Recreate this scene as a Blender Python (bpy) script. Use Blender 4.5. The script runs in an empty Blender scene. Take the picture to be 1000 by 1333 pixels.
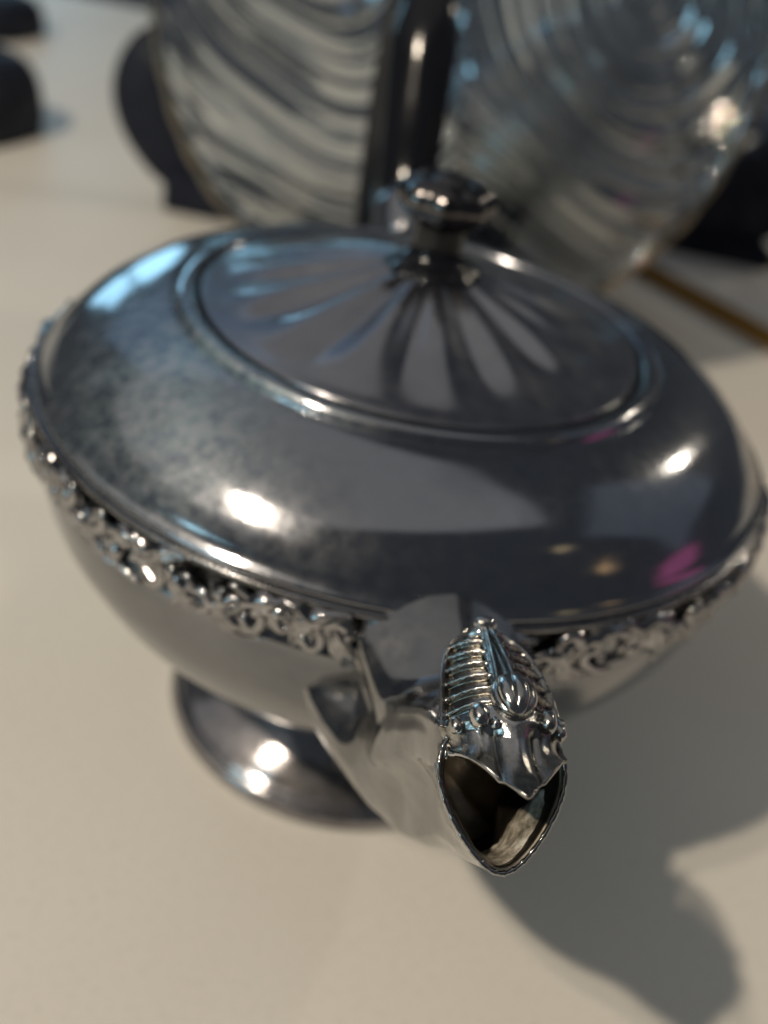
import bpy, bmesh, math, random
import numpy as np
from mathutils import Vector, Matrix, noise
random.seed(7)
U = 0.1                       # builders work in decimetres, the belly of the teapot has radius 1
R_ = math.radians
sc = bpy.context.scene
col = sc.collection

# ------------------------------------------------------------------ camera
cam_d = bpy.data.cameras.new('camera')
cam = bpy.data.objects.new('camera', cam_d)
col.objects.link(cam)
CR = ((0.9793, 0.1130, 0.1710), (-0.2025, 0.5495, 0.8106), (-0.0023, -0.8282, 0.5604))
CP = Vector((0.0, -2.465, 2.415)) * U
xa = Vector(CR[0]).normalized()
za = Vector(CR[2]); za = (za - za.dot(xa) * xa).normalized()
ya = za.cross(xa)
cam.matrix_world = Matrix(((xa.x, ya.x, za.x, CP.x), (xa.y, ya.y, za.y, CP.y), (xa.z, ya.z, za.z, CP.z), (0, 0, 0, 1)))
cam_d.sensor_fit = 'VERTICAL'
cam_d.sensor_height = 32.0
cam_d.lens = 32.0 * 1300 / 1333
cam_d.clip_start = 0.01
cam_d.clip_end = 50
cam_d.dof.use_dof = True
cam_d.dof.focus_distance = 0.149
cam_d.dof.aperture_fstop = 8.0
sc.camera = cam

# ------------------------------------------------------------------ world, lamps, exposure
w = bpy.data.worlds.new('World'); sc.world = w; w.use_nodes = True
bgn = w.node_tree.nodes['Background']
bgn.inputs[0].default_value = (0.75, 0.85, 1.0, 1)
bgn.inputs[1].default_value = 0.052
sc.cycles.use_denoising = True
sc.cycles.caustics_refractive = False
sc.cycles.sample_clamp_indirect = 6
sc.cycles.max_bounces = 14
sc.cycles.transmission_bounces = 10
sc.view_settings.view_transform = 'Standard'
sc.view_settings.look = 'None'
sc.view_settings.exposure = 0
sc.view_settings.gamma = 1

def area(name, loc, target, sx, sy, radiance, color, spread=180):
    l = bpy.data.lights.new(name, 'AREA'); l.shape = 'RECTANGLE'
    l.size = sx; l.size_y = sy; l.color = color
    l.energy = radiance * math.pi * sx * sy
    l.spread = R_(spread)
    o = bpy.data.objects.new(name, l); col.objects.link(o)
    o.location = loc
    o.rotation_euler = (Vector(target) - Vector(loc)).to_track_quat('-Z', 'Y').to_euler()
    return o
def bulb(name, loc, rad, energy, color):
    l = bpy.data.lights.new(name, 'POINT'); l.shadow_soft_size = rad
    l.energy = energy; l.color = color
    o = bpy.data.objects.new(name, l); col.objects.link(o); o.location = loc
    return o
cl = area('ceiling_light', (-1.46, 0.30, 2.3), (-1.46, 0.30, 0), 4.08, 3.7, 0.20, (1.0, 0.97, 0.93))
cl.rotation_euler = (0, 0, R_(38.5))
area('side_light', (2.3, 1.0, 1.9), (0, 0, 0.1), 1.6, 1.8, 0.10, (0.70, 0.82, 1.0))
WA = R_(121)
for i in (-1, 1):                       # the window at the back left, two by two panes
    for k in (0, 1):
        area('window_light', (2.2 * math.cos(WA) + 0.175 * i * math.sin(WA), 2.2 * math.sin(WA) - 0.175 * i * math.cos(WA), 0.32 + 0.27 * k), (0, 0, 0.15), 0.31, 0.24, 3.0, (0.40, 0.76, 1.0))
area('blue_reflection_light', (2.3 * math.cos(WA), 2.3 * math.sin(WA), 1.45), (0, 0, 0.13), 1.5, 0.9, 0.22, (0.45, 0.68, 1.0))  # dim blue panel added above the window to put blue reflections on the lid
bulb('warm_bulb', (-0.74, -0.68, 1.28), 0.022, 50, (1.0, 0.85, 0.67))
bulb('warm_bulb', (-0.81, -0.62, 1.37), 0.022, 16, (1.0, 0.85, 0.67))
bulb('warm_bulb', (0.98, 0.95, 0.90), 0.026, 8, (1.0, 0.88, 0.70))
WB = R_(-137)
for i in (-1, 1):                       # a second window behind the camera, seen in the round pot
    for k in (0, 1):
        area('rear_window_light', (2.3 * math.cos(WB) + 0.17 * i * math.sin(WB), 2.3 * math.sin(WB) - 0.17 * i * math.cos(WB), 0.66 + 0.28 * k), (0, 0.3, 0.12), 0.30, 0.24, 5.0, (0.50, 0.86, 1.0))
area('pink_reflection_light', (1.03, 0.04, 0.36), (0.07, -0.06, 0.12), 0.34, 0.18, 0.26, (1.0, 0.17, 0.50)).data.shape = 'ELLIPSE'  # unseen pink light, added only for the pink reflection on the dome
area('amber_lamp', (0.85, -0.24, 0.66), (0.05, -0.08, 0.12), 0.07, 0.07, 1.0, (1.0, 0.62, 0.28))
area('amber_lamp', (0.72, -0.25, 0.92), (0.05, -0.08, 0.12), 0.08, 0.05, 0.8, (1.0, 0.75, 0.38))
#ENDLIGHTS

# ------------------------------------------------------------------ helpers
def link(name, me, mat, parent=None, smooth=True):
    o = bpy.data.objects.new(name, me); col.objects.link(o)
    if mat is not None and not me.materials: me.materials.append(mat)
    if smooth:
        for p in me.polygons: p.use_smooth = True
    if parent is not None: o.parent = parent
    return o
def mesh(name, verts, faces):
    me = bpy.data.meshes.new(name)
    me.from_pydata([(v[0] * U, v[1] * U, v[2] * U) for v in verts], [], faces)
    me.validate(); me.update()
    return me
def thing(name, label, cat, loc=(0, 0, 0), group=None, rz=0, sc_=None):
    o = bpy.data.objects.new(name, None); col.objects.link(o)
    o.empty_display_size = 0.02
    o.location = Vector(loc) * U; o.rotation_euler = (0, 0, rz)
    o['label'] = label; o['category'] = cat
    if group: o['group'] = group
    return o
def tag(o, label, cat, group=None):
    o['label'] = label; o['category'] = cat
    if group: o['group'] = group
def smooth_profile(pts, n=8, sharp=()):
    """Catmull-Rom through (r,z) points"""
    out = []
    for i in range(len(pts) - 1):
        p1, p2 = pts[i], pts[i + 1]
        p0 = pts[i - 1] if i > 0 and i not in sharp else p1
        p3 = pts[i + 2] if i + 2 < len(pts) and (i + 1) not in sharp else p2
        for k in range(n):
            t = k / n
            out.append(tuple(0.5 * ((2 * p1[j]) + (-p0[j] + p2[j]) * t + (2 * p0[j] - 5 * p1[j] + 4 * p2[j] - p3[j]) * t * t
                       + (-p0[j] + 3 * p1[j] - 3 * p2[j] + p3[j]) * t ** 3) for j in range(2)))
    out.append(tuple(pts[-1]))
    return out
def lathe(name, prof, n=160, mod=None, cx=0, cy=0):
    verts, faces = [], []
    m = len(prof)
    for i, (r, z) in enumerate(prof):
        for k in range(n):
            a = 2 * math.pi * k / n
            rr, zz = (r, z) if mod is None else mod(r, z, a, i / (m - 1))
            verts.append((cx + rr * math.cos(a), cy + rr * math.sin(a), zz))
    for i in range(m - 1):
        for k in range(n):
            k2 = (k + 1) % n
            faces.append((i * n + k, i * n + k2, (i + 1) * n + k2, (i + 1) * n + k))
    for i, flip in ((0, True), (m - 1, False)):
        if prof[i][0] > 1e-4:
            ring = [i * n + k for k in range(n)]
            faces.append(tuple(reversed(ring)) if flip else tuple(ring))
    me = mesh(name, verts, faces)
    bm = bmesh.new(); bm.from_mesh(me)
    bmesh.ops.remove_doubles(bm, verts=bm.verts, dist=1e-7)
    bmesh.ops.recalc_face_normals(bm, faces=bm.faces)
    bm.to_mesh(me); bm.free()
    return me
def grid_faces(ni, nj, closed=False, off=0):
    f = []
    for i in range(ni - 1):
        for j in range(nj if closed else nj - 1):
            j2 = (j + 1) % nj
            f.append((off + i * nj + j, off + i * nj + j2, off + (i + 1) * nj + j2, off + (i + 1) * nj + j))
    return f
def recalc(me):
    bm = bmesh.new(); bm.from_mesh(me)
    bmesh.ops.recalc_face_normals(bm, faces=bm.faces)
    bm.to_mesh(me); bm.free()
    return me
def tube(path, rads, n=12):
    """tapered tube along a list of Vectors, closed ends; returns verts, faces"""
    verts, faces = [], []
    m = len(path)
    up = Vector((0.13, 0.9, 0.31)).normalized()
    for i, p in enumerate(path):
        t = (path[min(i + 1, m - 1)] - path[max(i - 1, 0)]).normalized()
        s = t.cross(up).normalized(); u2 = s.cross(t)
        for k in range(n):
            a = 2 * math.pi * k / n
            rr = rads[i] if not isinstance(rads[i], tuple) else None
            if rr is not None: v = p + s * (rr * math.cos(a)) + u2 * (rr * math.sin(a))
            else: v = p + s * (rads[i][0] * math.cos(a)) + u2 * (rads[i][1] * math.sin(a))
            verts.append(v)
    faces = grid_faces(m, n, True)
    faces.append(tuple(reversed(range(n)))); faces.append(tuple((m - 1) * n + k for k in range(n)))
    return verts, faces

# ------------------------------------------------------------------ materials
def nodes(name):
    m = bpy.data.materials.new(name); m.use_nodes = True
    nt = m.node_tree; b = nt.nodes['Principled BSDF']
    return m, nt, b
def N(nt, typ, **kw):
    n = nt.nodes.new(typ)
    for k, v in kw.items():
        if k in n.inputs: n.inputs[k].default_value = v
        else: setattr(n, k, v)
    return n
def ramp(nt, src, stops):
    r = nt.nodes.new('ShaderNodeValToRGB')
    el = r.color_ramp.elements
    while len(el) < len(stops): el.new(0.5)
    for e, (p, c) in zip(el, stops):
        e.position = p; e.color = (c, c, c, 1) if isinstance(c, float) else (*c, 1)
    nt.links.new(src, r.inputs[0])
    return r.outputs[0]
def silver(name, base=(0.55, 0.54, 0.53), dark=(0.30, 0.29, 0.29), rough=(0.10, 0.30), scale=30, bump=0.0, haze=None):
    m, nt, b = nodes(name)
    L = nt.links.new
    tc = N(nt, 'ShaderNodeTexCoord')
    n1 = N(nt, 'ShaderNodeTexNoise', Scale=scale, Detail=8.0, Roughness=0.62)
    n2 = N(nt, 'ShaderNodeTexNoise', Scale=scale * 5, Detail=6.0, Roughness=0.65)
    L(tc.outputs['Object'], n1.inputs['Vector']); L(tc.outputs['Object'], n2.inputs['Vector'])
    mx = N(nt, 'ShaderNodeMix', data_type='RGBA')
    f = ramp(nt, n1.outputs['Fac'], [(0.38, 0.0), (0.62, 1.0)])
    L(f, mx.inputs[0]); mx.inputs[6].default_value = (*base, 1); mx.inputs[7].default_value = (*dark, 1)
    L(mx.outputs[2], b.inputs['Base Color'])
    if bump:                       # old polish and oxide left in the hollows of the relief
        ge = N(nt, 'ShaderNodeNewGeometry'); ox = N(nt, 'ShaderNodeMix', data_type='RGBA')
        L(ramp(nt, ge.outputs['Pointiness'], [(0.44, 0.0), (0.51, 1.0)]), ox.inputs[0])
        ox.inputs[6].default_value = (0.085, 0.075, 0.05, 1); L(mx.outputs[2], ox.inputs[7])
        L(ox.outputs[2], b.inputs['Base Color'])
    b.inputs['Metallic'].default_value = 1
    ad = N(nt, 'ShaderNodeMath', operation='MULTIPLY'); L(n1.outputs['Fac'], ad.inputs[0]); L(n2.outputs['Fac'], ad.inputs[1])
    r = ramp(nt, ad.outputs[0], [(0.14, rough[0]), (0.40, rough[1])])
    L(r, b.inputs['Roughness'])
    if haze:
        g = N(nt, 'ShaderNodeBsdfAnisotropic', Roughness=0.50)
        L(mx.outputs[2], g.inputs['Color'])
        ms = nt.nodes.new('ShaderNodeMixShader')
        hz = ramp(nt, ad.outputs[0], [(0.17, haze[0]), (0.36, haze[1])])
        if name == 'tarnished_silver':          # the clouded patch sits on the shoulder left of the lid
            sx = N(nt, 'ShaderNodeVectorMath', operation='DISTANCE'); L(tc.outputs['Object'], sx.inputs[0])
            sx.inputs[1].default_value = (-0.047, -0.047, 0.135)
            k = ramp(nt, sx.outputs['Value'], [(0.004, 1.0), (0.028, 0.55), (0.050, 0.10)])
            mm = N(nt, 'ShaderNodeMath', operation='MULTIPLY'); L(hz, mm.inputs[0]); L(k, mm.inputs[1]); hz = mm.outputs[0]
            tn = N(nt, 'ShaderNodeMix', data_type='RGBA'); L(k, tn.inputs[0]); L(mx.outputs[2], tn.inputs[6])
            L(ramp(nt, n2.outputs['Fac'], [(0.35, (0.36, 0.50, 0.76)), (0.5, (0.46, 0.64, 0.68)), (0.65, (0.60, 0.62, 0.74))]), tn.inputs[7])
            L(tn.outputs[2], g.inputs['Color'])
        L(hz, ms.inputs[0])
        L(b.outputs[0], ms.inputs[1]); L(g.outputs[0], ms.inputs[2])
        L(ms.outputs[0], nt.nodes['Material Output'].inputs['Surface'])
    if bump:
        bp = N(nt, 'ShaderNodeBump', Strength=bump, Distance=0.0005)
        L(n2.outputs['Fac'], bp.inputs['Height']); L(bp.outputs[0], b.inputs['Normal'])
    return m
def black(name, c=(0.008, 0.009, 0.012), rough=0.12):
    m, nt, b = nodes(name)
    tc = N(nt, 'ShaderNodeTexCoord'); n = N(nt, 'ShaderNodeTexNoise', Scale=60.0, Detail=5.0)
    nt.links.new(tc.outputs['Object'], n.inputs['Vector'])
    nt.links.new(ramp(nt, n.outputs['Fac'], [(0.3, rough * .7), (0.7, rough * 1.6)]), b.inputs['Roughness'])
    b.inputs['Base Color'].default_value = (*c, 1); b.inputs['Specular IOR Level'].default_value = 0.35
    return m
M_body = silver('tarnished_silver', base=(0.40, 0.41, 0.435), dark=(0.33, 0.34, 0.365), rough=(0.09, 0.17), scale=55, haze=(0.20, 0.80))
M_lid = silver('lid_silver', base=(0.41, 0.415, 0.44), dark=(0.32, 0.325, 0.35), rough=(0.13, 0.22), scale=30, haze=(0.04, 0.22))
M_foot = silver('foot_silver', base=(0.42, 0.41, 0.42), dark=(0.30, 0.29, 0.30), rough=(0.09, 0.18), scale=30, haze=(0.08, 0.35))
M_spout = silver('spout_silver', base=(0.37, 0.37, 0.37), dark=(0.26, 0.26, 0.26), rough=(0.06, 0.14), scale=60, haze=(0.0, 0.16))
M_orn = silver('ornament_silver', base=(0.62, 0.61, 0.59), dark=(0.30, 0.29, 0.27), rough=(0.08, 0.28), scale=110, bump=0.25)
M_leaf = silver('leaf_silver', base=(0.46, 0.455, 0.46), dark=(0.24, 0.235, 0.24), rough=(0.11, 0.24), scale=90)
M_band = silver('band_silver', base=(0.30, 0.30, 0.31), dark=(0.15, 0.15, 0.15), rough=(0.15, 0.35), scale=80)
M_black = black('black_handle')
M_navy = black('navy_plastic', (0.006, 0.009, 0.02), 0.6)
def lining():
    m, nt, b = nodes('spout_residue'); L = nt.links.new
    tc = N(nt, 'ShaderNodeTexCoord')
    n = N(nt, 'ShaderNodeTexNoise', Scale=190.0, Detail=9.0, Roughness=0.7); L(tc.outputs['Object'], n.inputs['Vector'])
    f = ramp(nt, n.outputs['Fac'], [(0.36, (0.07, 0.06, 0.045)), (0.5, (0.34, 0.31, 0.25)), (0.62, (0.74, 0.71, 0.62))])
    L(f, b.inputs['Base Color']); b.inputs['Metallic'].default_value = 0.1; b.inputs['Roughness'].default_value = 0.5
    bp = N(nt, 'ShaderNodeBump', Strength=0.5, Distance=0.0006); L(n.outputs['Fac'], bp.inputs['Height']); L(bp.outputs[0], b.inputs['Normal'])
    return m
M_residue = lining()
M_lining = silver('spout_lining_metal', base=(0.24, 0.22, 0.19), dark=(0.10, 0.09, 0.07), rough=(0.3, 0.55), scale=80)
def table_mat():
    m, nt, b = nodes('table_paint'); L = nt.links.new
    tc = N(nt, 'ShaderNodeTexCoord')
    n = N(nt, 'ShaderNodeTexNoise', Scale=7.0, Detail=5.0); L(tc.outputs['Object'], n.inputs['Vector'])
    L(ramp(nt, n.outputs['Fac'], [(0.3, (0.74, 0.71, 0.645)), (0.7, (0.79, 0.765, 0.70))]), b.inputs['Base Color'])
    mix = N(nt, 'ShaderNodeMix', data_type='RGBA', blend_type='MULTIPLY'); mix.inputs[0].default_value = 1
    n3 = N(nt, 'ShaderNodeTexNoise', Scale=420.0, Detail=4.0, Roughness=0.7); L(tc.outputs['Object'], n3.inputs['Vector'])
    vo = N(nt, 'ShaderNodeTexVoronoi', Scale=45.0); L(tc.outputs['Object'], vo.inputs['Vector'])
    src = b.inputs['Base Color'].links[0].from_socket
    L(src, mix.inputs[6]); L(ramp(nt, n3.outputs['Fac'], [(0.30, 0.90), (0.5, 1.0)]), mix.inputs[7])
    m2 = N(nt, 'ShaderNodeMix', data_type='RGBA', blend_type='MULTIPLY'); m2.inputs[0].default_value = 1
    L(mix.outputs[2], m2.inputs[6]); L(ramp(nt, vo.outputs['Distance'], [(0.022, 0.72), (0.035, 1.0)]), m2.inputs[7])
    L(m2.outputs[2], b.inputs['Base Color'])
    n2 = N(nt, 'ShaderNodeTexNoise', Scale=900.0, Detail=3.0); L(tc.outputs['Object'], n2.inputs['Vector'])
    bp = N(nt, 'ShaderNodeBump', Strength=0.12, Distance=0.0004); L(n2.outputs['Fac'], bp.inputs['Height']); L(bp.outputs[0], b.inputs['Normal'])
    b.inputs['Roughness'].default_value = 0.55
    return m
def plain(name, c, rough=0.5, metal=0.0):
    m, nt, b = nodes(name)
    tc = N(nt, 'ShaderNodeTexCoord'); n = N(nt, 'ShaderNodeTexNoise', Scale=40.0, Detail=6.0)
    nt.links.new(tc.outputs['Object'], n.inputs['Vector'])
    nt.links.new(ramp(nt, n.outputs['Fac'], [(0.3, tuple(x * 0.85 for x in c)), (0.7, tuple(min(1, x * 1.1) for x in c))]), b.inputs['Base Color'])
    b.inputs['Roughness'].default_value = rough; b.inputs['Metallic'].default_value = metal
    return m
def glass():
    m, nt, b = nodes('clear_glass')
    b.inputs['Base Color'].default_value = (0.84, 0.87, 0.86, 1)
    b.inputs['Transmission Weight'].default_value = 1
    b.inputs['Roughness'].default_value = 0.02
    b.inputs['IOR'].default_value = 1.5
    return m
M_glass = glass()

# ------------------------------------------------------------------ setting
def box_mesh(name, x0, x1, y0, y1, z0, z1, bev=0.0, seg=2):
    bm = bmesh.new(); bmesh.ops.create_cube(bm, size=1)
    for v in bm.verts:
        v.co = Vector((x0 if v.co.x < 0 else x1, y0 if v.co.y < 0 else y1, z0 if v.co.z < 0 else z1)) * U
    if bev: bmesh.ops.bevel(bm, geom=bm.edges[:], offset=bev * U, segments=seg, affect='EDGES', profile=0.5)
    me = bpy.data.meshes.new(name); bm.to_mesh(me); bm.free()
    return me
t = link('tabletop', box_mesh('tabletop', -14, 16, -9, 11.0, -0.4, 0, 0.03), table_mat(), smooth=False); t['kind'] = 'structure'
t = link('floor', box_mesh('floor', -60, 60, -60, 60, -7.6, -7.5), plain('floor_grey', (0.30, 0.32, 0.36), 0.5), smooth=False); t['kind'] = 'structure'

# ------------------------------------------------------------------ teapot
ZB, ZL = 1.10, 1.386
pot = thing('teapot', 'tarnished silver teapot with fluted lid, black handle and ornate open spout facing the camera', 'teapot')

low = [(0.30, 0.30), (0.37, 0.335), (0.42, 0.375), (0.53, 0.42), (0.68, 0.515), (0.825, 0.65), (0.925, 0.82), (0.962, 0.96), (0.968, 1.035)]
dome = [(0.968, 1.165), (0.966, 1.180), (0.955, 1.190), (0.947, 1.199), (0.934, 1.217), (0.905, 1.250), (0.855, 1.294), (0.78, 1.336), (0.70, 1.362), (0.648, 1.371)]
rimp = [(0.648, 1.371), (0.640, 1.366), (0.637, 1.372), (0.625, 1.388), (0.605, 1.392), (0.590, 1.386), (0.583, 1.372), (0.582, 1.355), (0.55, 1.35)]
prof = smooth_profile(low, 8) + smooth_profile(dome, 6) + smooth_profile(rimp, 4)[1:]
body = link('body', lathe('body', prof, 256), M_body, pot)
# fine polishing scratches running round the body
_nt = M_body.node_tree; _b = _nt.nodes['Principled BSDF']; _tc = [n for n in _nt.nodes if n.type == 'TEX_COORD'][0]
_se = N(_nt, 'ShaderNodeSeparateXYZ'); _nt.links.new(_tc.outputs['Object'], _se.inputs[0])
_le = N(_nt, 'ShaderNodeVectorMath', operation='LENGTH'); _nt.links.new(_tc.outputs['Object'], _le.inputs[0])
_cb = N(_nt, 'ShaderNodeCombineXYZ'); _an = N(_nt, 'ShaderNodeMath', operation='ARCTAN2')
_nt.links.new(_se.outputs[1], _an.inputs[0]); _nt.links.new(_se.outputs[0], _an.inputs[1])
_ml = N(_nt, 'ShaderNodeMath', operation='MULTIPLY'); _nt.links.new(_le.outputs['Value'], _ml.inputs[0]); _ml.inputs[1].default_value = 2600
_nt.links.new(_an.outputs[0], _cb.inputs[0]); _nt.links.new(_ml.outputs[0], _cb.inputs[1])
_ns = N(_nt, 'ShaderNodeTexNoise', Scale=2.0, Detail=3.0); _nt.links.new(_cb.outputs[0], _ns.inputs['Vector'])
_mxb = [n for n in _nt.nodes if n.type == 'MIX'][0]            # base colour turns darker below the belly band
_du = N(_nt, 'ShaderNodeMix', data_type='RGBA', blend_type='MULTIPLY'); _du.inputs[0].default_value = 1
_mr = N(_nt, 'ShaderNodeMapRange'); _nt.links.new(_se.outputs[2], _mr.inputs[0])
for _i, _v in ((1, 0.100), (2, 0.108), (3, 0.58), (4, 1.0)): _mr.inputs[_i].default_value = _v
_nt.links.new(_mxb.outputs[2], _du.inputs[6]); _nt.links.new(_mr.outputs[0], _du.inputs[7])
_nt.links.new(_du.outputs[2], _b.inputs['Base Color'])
_bp = N(_nt, 'ShaderNodeBump', Strength=0.06, Distance=0.0002)
_nt.links.new(_ns.outputs['Fac'], _bp.inputs['Height']); _nt.links.new(_bp.outputs[0], _b.inputs['Normal'])
footp = [(0.30, 0.36), (0.385, 0.345), (0.375, 0.325), (0.345, 0.30), (0.355, 0.26), (0.385, 0.195), (0.44, 0.135), (0.50, 0.092), (0.54, 0.068), (0.552, 0.056), (0.568, 0.042), (0.577, 0.018), (0.572, 0.0), (0.5, 0.0)]
link('foot', lathe('foot', smooth_profile(footp, 6), 192), M_foot, pot)

# ornate belly band
bandp = [(0.968, 1.03), (0.982, 1.038), (0.974, 1.050), (0.968, 1.065), (0.967, 1.10), (0.970, 1.14), (0.976, 1.150), (0.984, 1.160), (0.980, 1.170), (0.965, 1.17)]
band = link('belly_band', lathe('belly_band', smooth_profile(bandp, 4), 256), M_band, pot)
def leaf_mesh(name, L, W, curl, seed):
    rnd = random.Random(seed)
    vs = []; ni, nj = 11, 9
    for i in range(ni):
        s = i / (ni - 1)
        wd = W * (math.sin(math.pi * min(1, s * 0.93 + 0.05)) ** 0.8) * (1 + 0.25 * math.sin(s * 19 + seed))
        for j in range(nj):
            q = j / (nj - 1) * 2 - 1
            x = (s - 0.5) * L + curl * (s ** 2) * 0.0
            z = q * wd + curl * math.sin(s * 2.6) * L * 0.5
            y = 0.004 + 0.022 * math.sqrt(max(0, 1 - q * q)) * math.sin(math.pi * min(1, s + 0.08)) - 0.012 * math.exp(-(q / 0.18) ** 2) + 0.004 * math.sin(s * 25 + q * 3)
            vs.append((x, y, z))
    return recalc(mesh(name, vs, grid_faces(ni, nj)))
def scroll_mesh(name, turns, r0, rad, seed):
    path, rr = [], []
    for i in range(22):
        s = i / 21
        a = s * turns * 2 * math.pi + seed
        r = r0 * (1 - s) ** 0.8 + 0.006
        path.append(Vector((r * math.cos(a) + 0.05 * (1 - s) ** 3, 0.003 + 0.010 * s, r * math.sin(a) * 0.95)))
        rr.append(rad * (0.55 + 0.9 * s) if s < 0.85 else rad * 1.5)
    vs, fs = tube(path, rr, 8)
    return mesh(name, vs, fs)
leaves = [leaf_mesh('leaf', 0.120, 0.026, 0.5, 1), leaf_mesh('leaf', 0.110, 0.029, -0.4, 4), leaf_mesh('leaf', 0.130, 0.023, 0.7, 9)]
scrolls = [scroll_mesh('scroll', 0.9, 0.028, 0.0125, 0.5), scroll_mesh('scroll', 1.0, 0.030, 0.0115, 2.4)]
for me in leaves + scrolls: me.materials.append(M_leaf)
NB = 104
for i in range(NB):
    a = 2 * math.pi * (i + 0.15 * random.random()) / NB
    me = leaves[i % 3]
    o = bpy.data.objects.new('leaf', me); col.objects.link(o); o.parent = band
    c = Vector((math.cos(a), math.sin(a), 0)) * 0.981
    o.location = (c + Vector((0, 0, 1.098 + random.uniform(-.008, .008)))) * U
    o.rotation_euler = Matrix.Rotation(a - math.pi / 2, 3, 'Z').to_euler()
    tilt = R_(38 if i % 2 else 140) + random.uniform(-.3, .3)
    o.scale = (1.2, 1.0, 1.1)
    o.rotation_euler = (Matrix.Rotation(a - math.pi / 2, 3, 'Z') @ Matrix.Rotation(tilt, 3, 'Y')).to_euler()
    a2 = a + math.pi / NB
    o = bpy.data.objects.new('scroll', scrolls[i % 2]); col.objects.link(o); o.parent = band
    o.location = (Vector((math.cos(a2), math.sin(a2), 0)) * 0.981 + Vector((0, 0, 1.098 + (0.018 if i % 2 else -0.016)))) * U
    o.scale = (1.1, 0.9, 1.1)
    o.rotation_euler = (Matrix.Rotation(a2 - math.pi / 2, 3, 'Z') @ Matrix.Rotation(random.uniform(0, 6.28), 3, 'Y')).to_euler()
for me in leaves + scrolls:
    for p in me.polygons: p.use_smooth = True

# lid with flutes
lidp = [(0.574, 1.368), (0.573, 1.384), (0.562, 1.388), (0.52, 1.395), (0.45, 1.412), (0.36, 1.437), (0.26, 1.468), (0.17, 1.497), (0.11, 1.516), (0.075, 1.522), (0.0, 1.524)]
def flute(r, z, a, s):
    if r < 0.05: return r, z
    x = (r - 0.06) / (0.53 - 0.06)
    if x <= 0 or x >= 1: return r, z
    amp = 0.044 * (math.sin(math.pi * x ** 0.9)) ** 1.3 * (0.35 + 0.65 * r / 0.43)
    c = (0.5 + 0.5 * math.cos(14 * a + 0.6)) ** 0.8
    return r, z + amp * (c - 0.5) * 0.7
lid = link('lid', lathe('lid', smooth_profile(lidp, 9), 576, flute), M_lid, pot)
nb = [(0.0, 1.495), (0.105, 1.500), (0.115, 1.515), (0.102, 1.530), (0.082, 1.545), (0.068, 1.565), (0.064, 1.60), (0.064, 1.635), (0.075, 1.65), (0.0, 1.655)]
link('knob_neck', lathe('knob_neck', smooth_profile(nb, 5), 96, lambda r, z, a, s: (r * (1 + (0.10 * abs(math.cos(4 * a)) if z < 1.54 else 0.0)), z)), M_black, lid)
kc = [(0.0, 1.625), (0.06, 1.63), (0.10, 1.645), (0.122, 1.67), (0.126, 1.70), (0.112, 1.725), (0.085, 1.738), (0.068, 1.740), (0.055, 1.735), (0.042, 1.740), (0.025, 1.75), (0.0, 1.753)]
M_knob = silver('knob_silver', base=(0.15, 0.14, 0.14), dark=(0.08, 0.075, 0.075), rough=(0.12, 0.28), scale=60)
link('knob_cap', lathe('knob_cap', smooth_profile(kc, 6), 160, lambda r, z, a, s: (r * (1 + 0.06 * min(1, r / 0.1) * (math.cos(math.pi / 8) / math.cos((a % (math.pi / 4)) - math.pi / 8) - 1) / 0.082 - 0.05 * abs(math.sin(4 * a)) ** 6), z)), M_knob, lid)

# ------------------------------------------------------------------ spout (in the plane of azimuth SA)
SA = R_(-79.5)
rd = Vector((math.cos(SA), math.sin(SA), 0)); lt = Vector((-math.sin(SA), math.cos(SA), 0))   # radial, lateral (+ = picture right)
def sp(u, s, z): return rd * s + lt * u + Vector((0, 0, z))
#           Ts    Tz     Bs    Bz    w     power egg  groove
SEC = [(0.80, 1.235, 0.70, 0.62, 0.288, 0.28, 0.04),
       (0.90, 1.222, 0.80, 0.64, 0.277, 0.28, 0.04),
       (0.99, 1.200, 0.92, 0.66, 0.248, 0.32, 0.02),
       (1.07, 1.178, 1.04, 0.70, 0.198, 0.45, 0.00),
       (1.14, 1.180, 1.16, 0.765, 0.152, 0.7, 0.04),
       (1.20, 1.235, 1.27, 0.87, 0.128, 0.9, 0.16),
       (1.26, 1.290, 1.365, 1.00, 0.110, 1.0, 0.28),
       (1.31, 1.320, 1.45, 1.08, 0.100, 1.0, 0.36),
       (1.345, 1.330, 1.505, 1.14, 0.095, 1.0, 0.38),
       (1.365, 1.328, 1.545, 1.185, 0.095, 1.0, 0.38)]
HEX = [(0.0, 1.0), (0.30, 0.93), (0.62, 0.80), (0.88, 0.60), (0.97, 0.34), (1.0, 0.05), (0.93, -0.30), (0.72, -0.66), (0.42, -0.90), (0.0, -1.0)]
HP = [(math.atan2(v, u), math.hypot(u, v)) for u, v in HEX]     # angle falls from 90 to -90 degrees
def hex_r(c, s_):
    a = math.atan2(s_, abs(c))
    for (a1, r1), (a2, r2) in zip(HP, HP[1:]):   # straight facets in polar form
        if a2 - 1e-9 <= a <= a1 + 1e-9:
            t = (a - a1) / (a2 - a1)
            return r1 + (r2 - r1) * t
    return 1.0
def interp(tab, x):
    x = max(0, min(len(tab) - 1.0001, x)); i = int(x); t = x - i
    p = lambda k: tab[max(0, min(len(tab) - 1, k))]
    return [0.5 * (2 * p(i)[j] + (p(i + 1)[j] - p(i - 1)[j]) * t + (2 * p(i - 1)[j] - 5 * p(i)[j] + 4 * p(i + 1)[j] - p(i + 2)[j]) * t * t
            + (-p(i - 1)[j] + 3 * p(i)[j] - 3 * p(i + 1)[j] + p(i + 2)[j]) * t ** 3) for j in range(len(tab[0]))]
NT = 144
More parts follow.
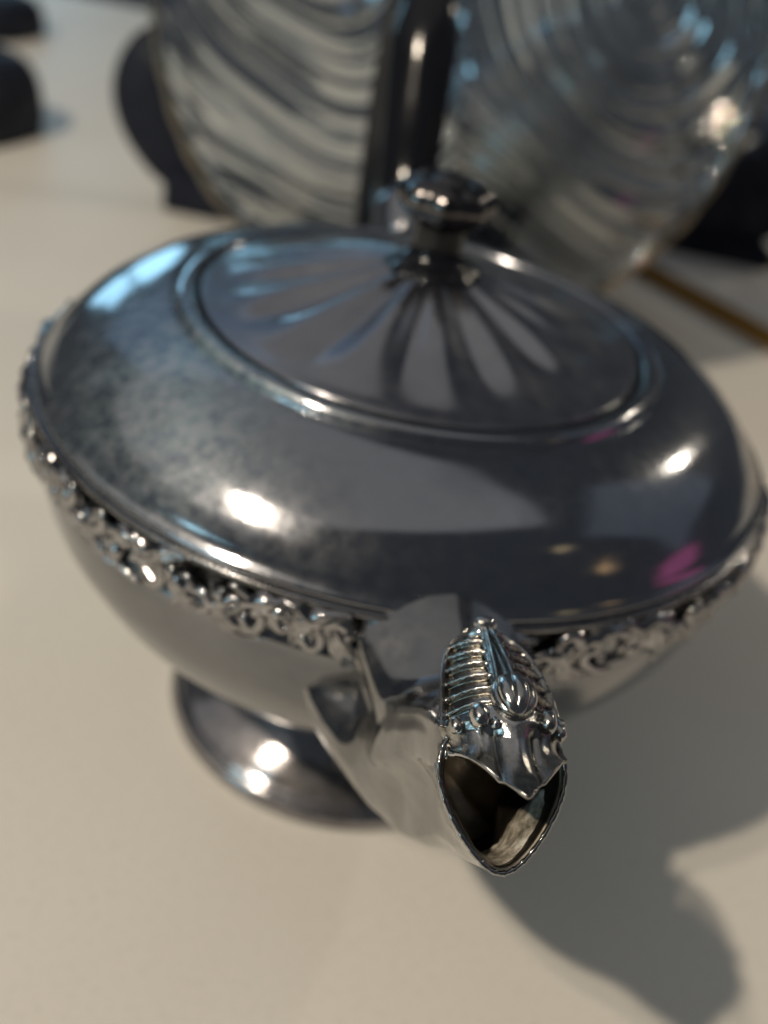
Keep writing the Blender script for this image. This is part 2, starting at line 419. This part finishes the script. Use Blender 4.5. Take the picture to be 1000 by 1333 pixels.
def sec_ring(x, k=1.0):
    ts, tz, bs, bz, w_, p, egg = interp(SEC, x)
    p = max(0, min(1, p))
    out = []
    for j in range(NT):
        a = 2 * math.pi * j / NT
        c, s = math.cos(a), math.sin(a)
        rr = p + (1 - p) * hex_r(c, s)
        # hollow flutes on the flanks: one sweeping down the flared base, one up the neck
        am = math.atan2(s, abs(c))                       # 90 top .. -90 keel
        c1_ = 0.42 - 0.10 * (x - 1.2)                    # centre line of the base hollow
        d1 = (am - c1_) / 0.46
        q1 = max(0, 1 - d1 * d1) ** 1.2 * max(0, min(1, (x - 0.9) / 0.6)) * max(0, min(1, (4.3 - x) / 1.6))
        d2 = (am + 0.42 - 0.06 * (x - 6)) / 0.54
        q2 = max(0, 1 - d2 * d2) ** 0.7 * max(0, min(1, (x - 3.7) / 0.9)) * max(0, min(1, (8.2 - x) / 2.0))
        d3 = (am - 0.70) / 0.10                          # crisp ridge above the neck hollow
        rr *= 1 - 0.40 * q1 - 0.33 * q2 + 0.05 * math.exp(-d3 * d3) * max(0, min(1, (x - 3.6) / 1)) * max(0, min(1, (8.5 - x) / 1))
        u = rr * c * w_ * k * (1 + egg * rr * s); v = rr * s * k
        m = 0.5 + 0.5 * v
        out.append(sp(u, bs + (ts - bs) * m, bz + (tz - bz) * m))
    return out
NI = 109
vs = []
for i in range(NI): vs += sec_ring(i / (NI - 1) * (len(SEC) - 1))
fs = grid_faces(NI, NT, True)
n0 = len(vs)
NI2 = 30
for i in range(NI2):
    x = (len(SEC) - 1) - i / (NI2 - 1) * 2.9
    vs += sec_ring(x, 0.90 if i else 0.93)
last = (NI - 1) * NT
spout = link('spout', mesh('spout', vs[:n0], fs + []), M_spout, pot)
lv = vs[last:last + NT] + vs[n0:]
lf = grid_faces(NI2 + 1, NT, True) + [tuple(NI2 * NT + k for k in range(NT))]
link('spout_lining', mesh('spout_lining', lv, lf), M_lining, spout)
def cav(x, a):
    ring = sec_ring(x, 0.90); return ring[int(round(a / (2 * math.pi) * NT)) % NT]
pv = []
for i in range(26):
    for k in range(33):
        a = math.radians(264 + (k / 32 - 0.5) * 210); x = 6.75 + i / 25 * 1.95
        e = 1 - min(1, ((k / 32 - 0.5) * 2.1) ** 2 + ((i / 25 - 0.5) * 2.1) ** 2)
        q = cav(x, a); cen = sum(sec_ring(x, 0.90), Vector((0, 0, 0))) / NT
        pv.append(q + (cen - q).normalized() * (0.010 * e ** 0.5 + 0.003 * noise.noise(q * 60) - 0.003))
link('residue', mesh('residue', pv, grid_faces(26, 33)), M_residue, spout)
# rolled edge round the mouth
path = [Vector(p) for p in sec_ring(len(SEC) - 1, 0.985)]
vs2, fs2 = [], []
for i, p in enumerate(path):
    tt = (path[(i + 1) % NT] - path[i - 1]).normalized()
    a1 = tt.cross(Vector((0, 0, 1))).normalized(); b1 = a1.cross(tt)
    rr = 0.0042 * (1 + 0.35 * math.sin(i * 1.7) * math.sin(i * 0.61))
    for k in range(6):
        an = k * math.pi / 3
        vs2.append(p + a1 * rr * math.cos(an) + b1 * rr * math.sin(an))
for i in range(NT):
    for k in range(6):
        fs2.append((i * 6 + k, i * 6 + (k + 1) % 6, ((i + 1) % NT) * 6 + (k + 1) % 6, ((i + 1) % NT) * 6 + k))
link('mouth_edge', mesh('mouth_edge', vs2, fs2), M_spout, spout)

# hood: ornamental cover plate over the mouth
HB = (1.155, 1.338)      # back (s,z)
HF = (1.540, 1.358)      # front tip (s,z)
def hood_pt(u, t, lift=0.0):
    """u -1..1 across, t 0 back .. 1 front"""
    wtab = [(0.026,), (0.064,), (0.082,), (0.091,), (0.096,), (0.100,), (0.102,), (0.102,), (0.099,)]
    w_ = interp(wtab, t * 8)[0]
    te = t - 0.0
    # front edge is a V: sides stop earlier than the centre
    pull = 0.30 * abs(u) ** 1.15 * max(0, (t - 0.55) / 0.45)
    te = t - pull
    s = HB[0] + (HF[0] - HB[0]) * te
    z = HB[1] + (HF[1] - HB[1]) * te + 0.022 * math.sin(math.pi * min(1, te))
    z -= 0.062 * abs(u) ** 2.2 * (0.4 + 0.6 * min(1, te * 2)) * (1 - 0.35 * max(0, te - 0.6) / 0.4)
    h = 0.0
    # side panels with cross ribs, t 0.1 .. 0.55
    au = abs(u)
    if 0.06 < t < 0.6 and 0.22 < au < 0.93:
        wnd = min(1, (au - 0.22) / 0.06) * min(1, (0.93 - au) / 0.05) * min(1, (t - 0.06) / 0.04) * min(1, (0.6 - t) / 0.05)
        ph = (t + 0.05 * au) * 12.5
        h += wnd * (-0.010 + 0.013 * max(0, math.sin(2 * math.pi * ph)) ** 3)
    # centre spine between two raised lines
    if t < 0.62:
        h += 0.007 * math.exp(-((au - 0.17 * (0.4 + t)) / 0.035) ** 2) * min(1, t / 0.08)
        h -= 0.006 * math.exp(-(au / 0.08) ** 2)
    # rim line along the edge
    h += 0.008 * math.exp(-((au - 0.97) / 0.03) ** 2)
    # fluted apron
    if t > 0.68:
        k = min(1, (t - 0.68) / 0.06)
        h += k * (0.013 * abs(math.cos(u * math.pi * 1.5)) ** 0.7 - 0.016) - 0.012 * math.sin(math.pi * min(1, (t - 0.68) / 0.32))
    h += lift
    nrm = Vector((0, 0, 1)) * 0.95 + rd * 0.15 + lt * (u * 0.55)
    return sp(u * w_, s, z) + nrm.normalized() * h
ni, nj = 150, 90
vs = [hood_pt(j / (nj - 1) * 2 - 1, i / (ni - 1)) for i in range(ni) for j in range(nj)]
hm = recalc(mesh('hood', vs, grid_faces(ni, nj)))
hood = link('hood', hm, M_orn, spout)
md = hood.modifiers.new('thick', 'SOLIDIFY'); md.thickness = 0.006 * U; md.offset = -1
def blob(name, center, axes, mat, parent, lobes=0, amp=0.0, n=40, m=24):
    """ellipsoid with optional lengthwise lobes; axes = three Vectors"""
    vs = []
    for i in range(m + 1):
        th = math.pi * i / m
        for k in range(n):
            a = 2 * math.pi * k / n
            q = 1 - (amp * (abs(math.sin(lobes * a / 2)) < 0.28) if lobes else 0) * math.sin(th)
            if lobes: q = 1 - amp * (1 - abs(math.sin(lobes * a / 2)) ** 0.5) * math.sin(th)
            vs.append(center + axes[0] * (q * math.sin(th) * math.cos(a)) + axes[1] * (q * math.sin(th) * math.sin(a)) + axes[2] * math.cos(th))
    return link(name, recalc(mesh(name, vs, grid_faces(m + 1, n, True))), mat, parent)
hd = (sp(0, *HF) - sp(0, *HB)).normalized(); hn = hd.cross(lt); hn = hn if hn.z > 0 else -hn
blob('melon_boss', hood_pt(0.04, 0.55, 0.006), (lt * 0.037, hn * 0.034, hd * 0.043), M_orn, hood, 7, 0.24, 98)
blob('top_bead', hood_pt(0, 0.02, 0.004), (lt * 0.020, hd * 0.013, hn * 0.013), M_orn, hood)
for u, tt, r in ((-0.50, 0.67, 0.019), (-0.80, 0.70, 0.013), (0.52, 0.68, 0.017), (0.82, 0.70, 0.012), (0.88, 0.60, 0.010), (-0.30, 0.70, 0.009)):
    blob('bead', hood_pt(u, tt, 0.004), (lt * r * 0.85, hd * r * 1.2, hn * r), M_orn, hood)
for sx in (-1, 1):
    blob('side_stud', hood_pt(sx * 1.02, 0.86, -0.006), (lt * 0.007, hd * 0.018, hn * 0.014), M_orn, hood)

# ------------------------------------------------------------------ handle at the back
HA = R_(98.5)
hr = Vector((math.cos(HA), math.sin(HA), 0))
hp = [(0.86, 1.27), (1.02, 1.42), (1.16, 1.66), (1.30, 1.86), (1.47, 1.92), (1.62, 1.80), (1.70, 1.55), (1.66, 1.22), (1.52, 0.96), (1.30, 0.80), (1.06, 0.74), (0.86, 0.76)]
pp = smooth_profile(hp, 8)
path = [hr * a + Vector((0, 0, b)) for a, b in pp]
def slab(path, rads):
    return tube(path, rads, 20)
n = len(path)
rads = [(0.095 + 0.035 * math.sin(math.pi * i / (n - 1)), 0.07 + 0.03 * math.sin(math.pi * i / (n - 1))) for i in range(n)]
c1, c2 = 6, n - 14
vs, fs = tube(path[c1:c2], rads[c1:c2], 24)
handle = link('handle', mesh('handle', vs, fs), M_black, pot)
for sl in (slice(0, c1 + 1), slice(c2 - 1, n)):
    vs, fs = tube(path[sl], [(a * 1.04, b * 1.04) for a, b in rads[sl]], 24)
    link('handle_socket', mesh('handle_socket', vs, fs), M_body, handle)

#BACKGROUND
# ------------------------------------------------------------------ dark round pot behind the teapot
pt = thing('sugar_pot', 'dark polished round metal pot reflecting the window, standing behind the glass plate', 'pot', (0.62, 4.40, 0))
KX, KZ = 1.40, 1.28
M_pot = silver('dark_pot_metal', base=(0.50, 0.51, 0.52), dark=(0.40, 0.41, 0.42), rough=(0.05, 0.14), scale=25)
pb = [(0.0, 0.0), (0.36, 0.0), (0.38, 0.02), (0.36, 0.05), (0.42, 0.12), (0.52, 0.28), (0.60, 0.50), (0.62, 0.72), (0.585, 0.90), (0.50, 1.03), (0.40, 1.10), (0.36, 1.12), (0.36, 1.135)]
link('body', lathe('pot_body', [(r * KX, z * KZ) for r, z in smooth_profile(pb, 6)], 128), M_pot, pt)
pl_ = [(0.355, 1.125), (0.37, 1.14), (0.355, 1.152), (0.28, 1.185), (0.16, 1.215), (0.06, 1.225), (0.05, 1.25), (0.075, 1.28), (0.07, 1.31), (0.03, 1.33), (0.0, 1.332)]
link('lid', lathe('pot_lid', [(r * KX, z * KZ) for r, z in smooth_profile(pl_, 6)], 128, lambda r, z, a, s: (r, z + (0.012 * abs(math.sin(8 * a)) if 0.1 < r < 0.3 else 0))), M_pot, pt)

# ------------------------------------------------------------------ glass plate standing in a black plate stand
PC = Vector((-0.12, 3.22, 1.66)); LEAN = R_(18); PR = 1.55
pu = Vector((0, math.sin(LEAN), math.cos(LEAN))); pn = Vector((0, -math.cos(LEAN), math.sin(LEAN))); px = Vector((1, 0, 0))
WH = [(-0.98, 0.62, 0.35), (1.12, 0.45, 0.55)]      # x, y, tilt of each shell
def relief(x, y):
    """pressed shells: nested U shaped ribs that fan up and inwards"""
    r = math.hypot(x, y) / PR
    x /= 0.78; y /= 0.78
    best = None
    wv = noise.noise(Vector((x * 0.8, y * 0.8, 3.1)))
    for cx, cy, tl in WH:
        dx, dy = x - cx, y - cy
        ux, uy = dx * math.cos(tl) + dy * math.sin(tl), -dx * math.sin(tl) + dy * math.cos(tl)
        if uy > 0: uy *= 0.22
        d = math.hypot(ux, uy * 0.85)
        if best is None or d < best[0]: best = (d, ux, uy)
    d = best[0]
    k = max(0.22, min(1, (1.28 - d) / 0.25)) * max(0, min(1, (0.985 - r) / 0.03))
    ph = d + 0.26 * wv + 0.10 * math.sin(best[1] * 2.4 + best[2])
    bun = 0.5 + 0.5 * noise.noise(Vector((x * 1.3, y * 1.3, 7.7)))
    h = 0.062 * abs(math.sin(ph * 22)) ** 0.7 * (0.3 + bun) + 0.022 * math.sin(ph * 63 + 3 * wv) * (1.2 - bun)
    h += 0.045 * math.cos(ph * 6.5)
    return 0.02 + k * h + 0.02 * math.sin(x * 3.1 + 1) * math.sin(y * 2.7) + 0.012 * noise.noise(Vector((x * 3, y * 3, 0)))
nr, na = 260, 700
vs, fs = [], []
for i in range(nr):
    r = PR * (i + 0.5) / nr
    for k in range(na):
        a = 2 * math.pi * k / na
        x, y = r * math.cos(a), r * math.sin(a)
        bowl = 0.22 * (r / PR) ** 3
        vs.append(PC + px * x + pu * y + pn * (bowl + relief(x, y)))
fs += grid_faces(nr, na, True); fs.append(tuple(reversed(range(na))))
off = len(vs); nb_ = 24
for i in range(nb_):
    r = PR * (nb_ - 1 - i + 0.5) / nb_ if i else PR * (nr - 0.5) / nr
    for k in range(na):
        a = 2 * math.pi * k / na
        vs.append(PC + px * (r * math.cos(a)) + pu * (r * math.sin(a)) + pn * (0.22 * (r / PR) ** 3 - 0.07))
fs += grid_faces(nb_, na, True, off); fs.append(tuple(off + (nb_ - 1) * na + k for k in range(na)))
for k in range(na):
    k2 = (k + 1) % na
    fs.append(((nr - 1) * na + k, (nr - 1) * na + k2, off + k2, off + k))
plate = link('glass_plate', recalc(mesh('glass_plate', vs, fs)), None)
plate.data.materials.append(M_glass)
for p in plate.data.polygons: p.use_smooth = True
rv, rf = [], []
for k in range(360):
    a = 2 * math.pi * k / 360
    c_ = PC + px * (PR * 0.995 * math.cos(a)) + pu * (PR * 0.995 * math.sin(a)) + pn * 0.20
    er = px * math.cos(a) + pu * math.sin(a)
    rr = 0.015 + 0.008 * abs(math.sin(a * 22)) + 0.004 * math.sin(a * 7)
    for j in range(10):
        b_ = 2 * math.pi * j / 10
        rv.append(c_ + er * (rr * math.cos(b_)) + pn * (rr * math.sin(b_)))
M_rim = plain('gilt_rim', (0.36, 0.30, 0.22), 0.34, 1.0)
link('rim', recalc(mesh('rim', rv, [(k * 10 + j, k * 10 + (j + 1) % 10, ((k + 1) % 360) * 10 + (j + 1) % 10, ((k + 1) % 360) * 10 + j) for k in range(360) for j in range(10)])), M_rim, plate)
tag(plate, 'large clear glass plate pressed with swirling shell ribs, standing upright behind the teapot', 'plate')

stand = thing('plate_stand', 'black plate stand with curved arms holding up the glass plate', 'stand', (0, 0, 0))
def arm(pts, thick, depth, ay=4.55):
    vs, fs = [], []
    pts = smooth_profile(pts, 8)
    for i, (x, z) in enumerate(pts):
        a, b = pts[max(i - 1, 0)], pts[min(i + 1, len(pts) - 1)]
        tx, tz = b[0] - a[0], b[1] - a[1]; l = math.hypot(tx, tz); nx, nz = -tz / l, tx / l
        s = i / (len(pts) - 1); w_ = thick * (0.35 + 0.65 * math.sin(math.pi * min(1, s * 0.85 + 0.12)))
        for sx, sy in ((-1, -0.8), (-0.8, -1), (0.8, -1), (1, -0.8), (1, 0.8), (0.8, 1), (-0.8, 1), (-1, 0.8)):
            z_ = z + nz * sx * w_
            vs.append(Vector((x + nx * sx * w_, ay + 0.10 * z_ + sy * depth, max(0.0, z_))))
    m = len(pts)
    fs = grid_faces(m, 8, True) + [tuple(reversed(range(8))), tuple((m - 1) * 8 + k for k in range(8))]
    return recalc(mesh('arm', vs, fs))
link('arm', arm([(-1.90, 1.02), (-2.02, 0.90), (-2.06, 0.66), (-1.92, 0.38), (-1.66, 0.14)], 0.23, 0.12, 4.30), M_navy, stand)
link('arm', arm([(2.95, 1.35), (2.75, 0.95), (2.45, 0.62), (2.05, 0.38), (1.6, 0.20)], 0.36, 0.12, 5.65), M_navy, stand)
link('ledge', box_mesh('ledge', -0.45, 0.30, 2.50, 4.145, 0.0, 0.15, 0.02), M_navy, stand)
link('foot_bar', box_mesh('foot_bar', -0.2, 2.6, 5.45, 5.85, 0.0, 0.20, 0.03), M_navy, stand)
link('foot_bar', box_mesh('foot_bar', -0.55, -0.305, 4.445, 5.44, 0.0, 0.18, 0.03), M_navy, stand)
link('foot_bar', box_mesh('foot_bar', -1.90, -0.2, 4.15, 4.44, 0.0, 0.24, 0.03), M_navy, stand)

# ------------------------------------------------------------------ small things on the table
def rounded_case(name, loc, rx, ry, h, rz, label):
    pf = smooth_profile([(0.0, 0.0), (0.9, 0.0), (0.99, 0.03 * 1), (1.0, h * 0.35), (0.96, h * 0.75), (0.82, h), (0.4, h * 1.08), (0.0, h * 1.09)], 5)
    def sq(r, z, a, s):
        c, s_ = abs(math.cos(a)), abs(math.sin(a))
        return r * (c ** 3.2 + s_ ** 3.2) ** (-1 / 3.2), z
    me = lathe(name, pf, 96, sq)
    for v in me.vertices: v.co.x *= rx; v.co.y *= ry
    o = link(name, me, M_navy)
    o.location = Vector(loc) * U; o.rotation_euler = (0, 0, rz)
    tag(o, label, 'case', 'navy cases at the left of the table')
rounded_case('navy_case', (-4.18, 5.15, 0), 1.0, 0.62, 0.52, R_(-12), 'dark navy rounded case, the nearer of the two at the left edge of the table')
rounded_case('navy_case', (-5.35, 8.3, 0), 0.9, 0.6, 0.34, R_(-10), 'dark navy rounded case, the farther one in the upper left corner')

tray = thing('tray', 'white tray with a gold edge lying at the right behind the teapot', 'tray', (2.62, 4.55, 0), rz=R_(-49))
M_gold = plain('gold_edge', (0.36, 0.20, 0.05), 0.32, 0.8)
M_white = plain('white_panel', (0.66, 0.64, 0.60), 0.4)
link('panel', box_mesh('panel', -1.9, 1.9, -0.55, 0.75, 0.0, 0.05, 0.01), M_white, tray, smooth=False)
for x0, x1, y0, y1 in ((-1.95, 1.95, -0.67, -0.552), (-1.95, 1.95, 0.752, 0.86), (-2.02, -1.952, -0.67, 0.86), (1.952, 2.02, -0.67, 0.86)):
    link('edge', box_mesh('edge', x0, x1, y0, y1, 0.0, 0.11, 0.02), M_gold, tray, smooth=False)
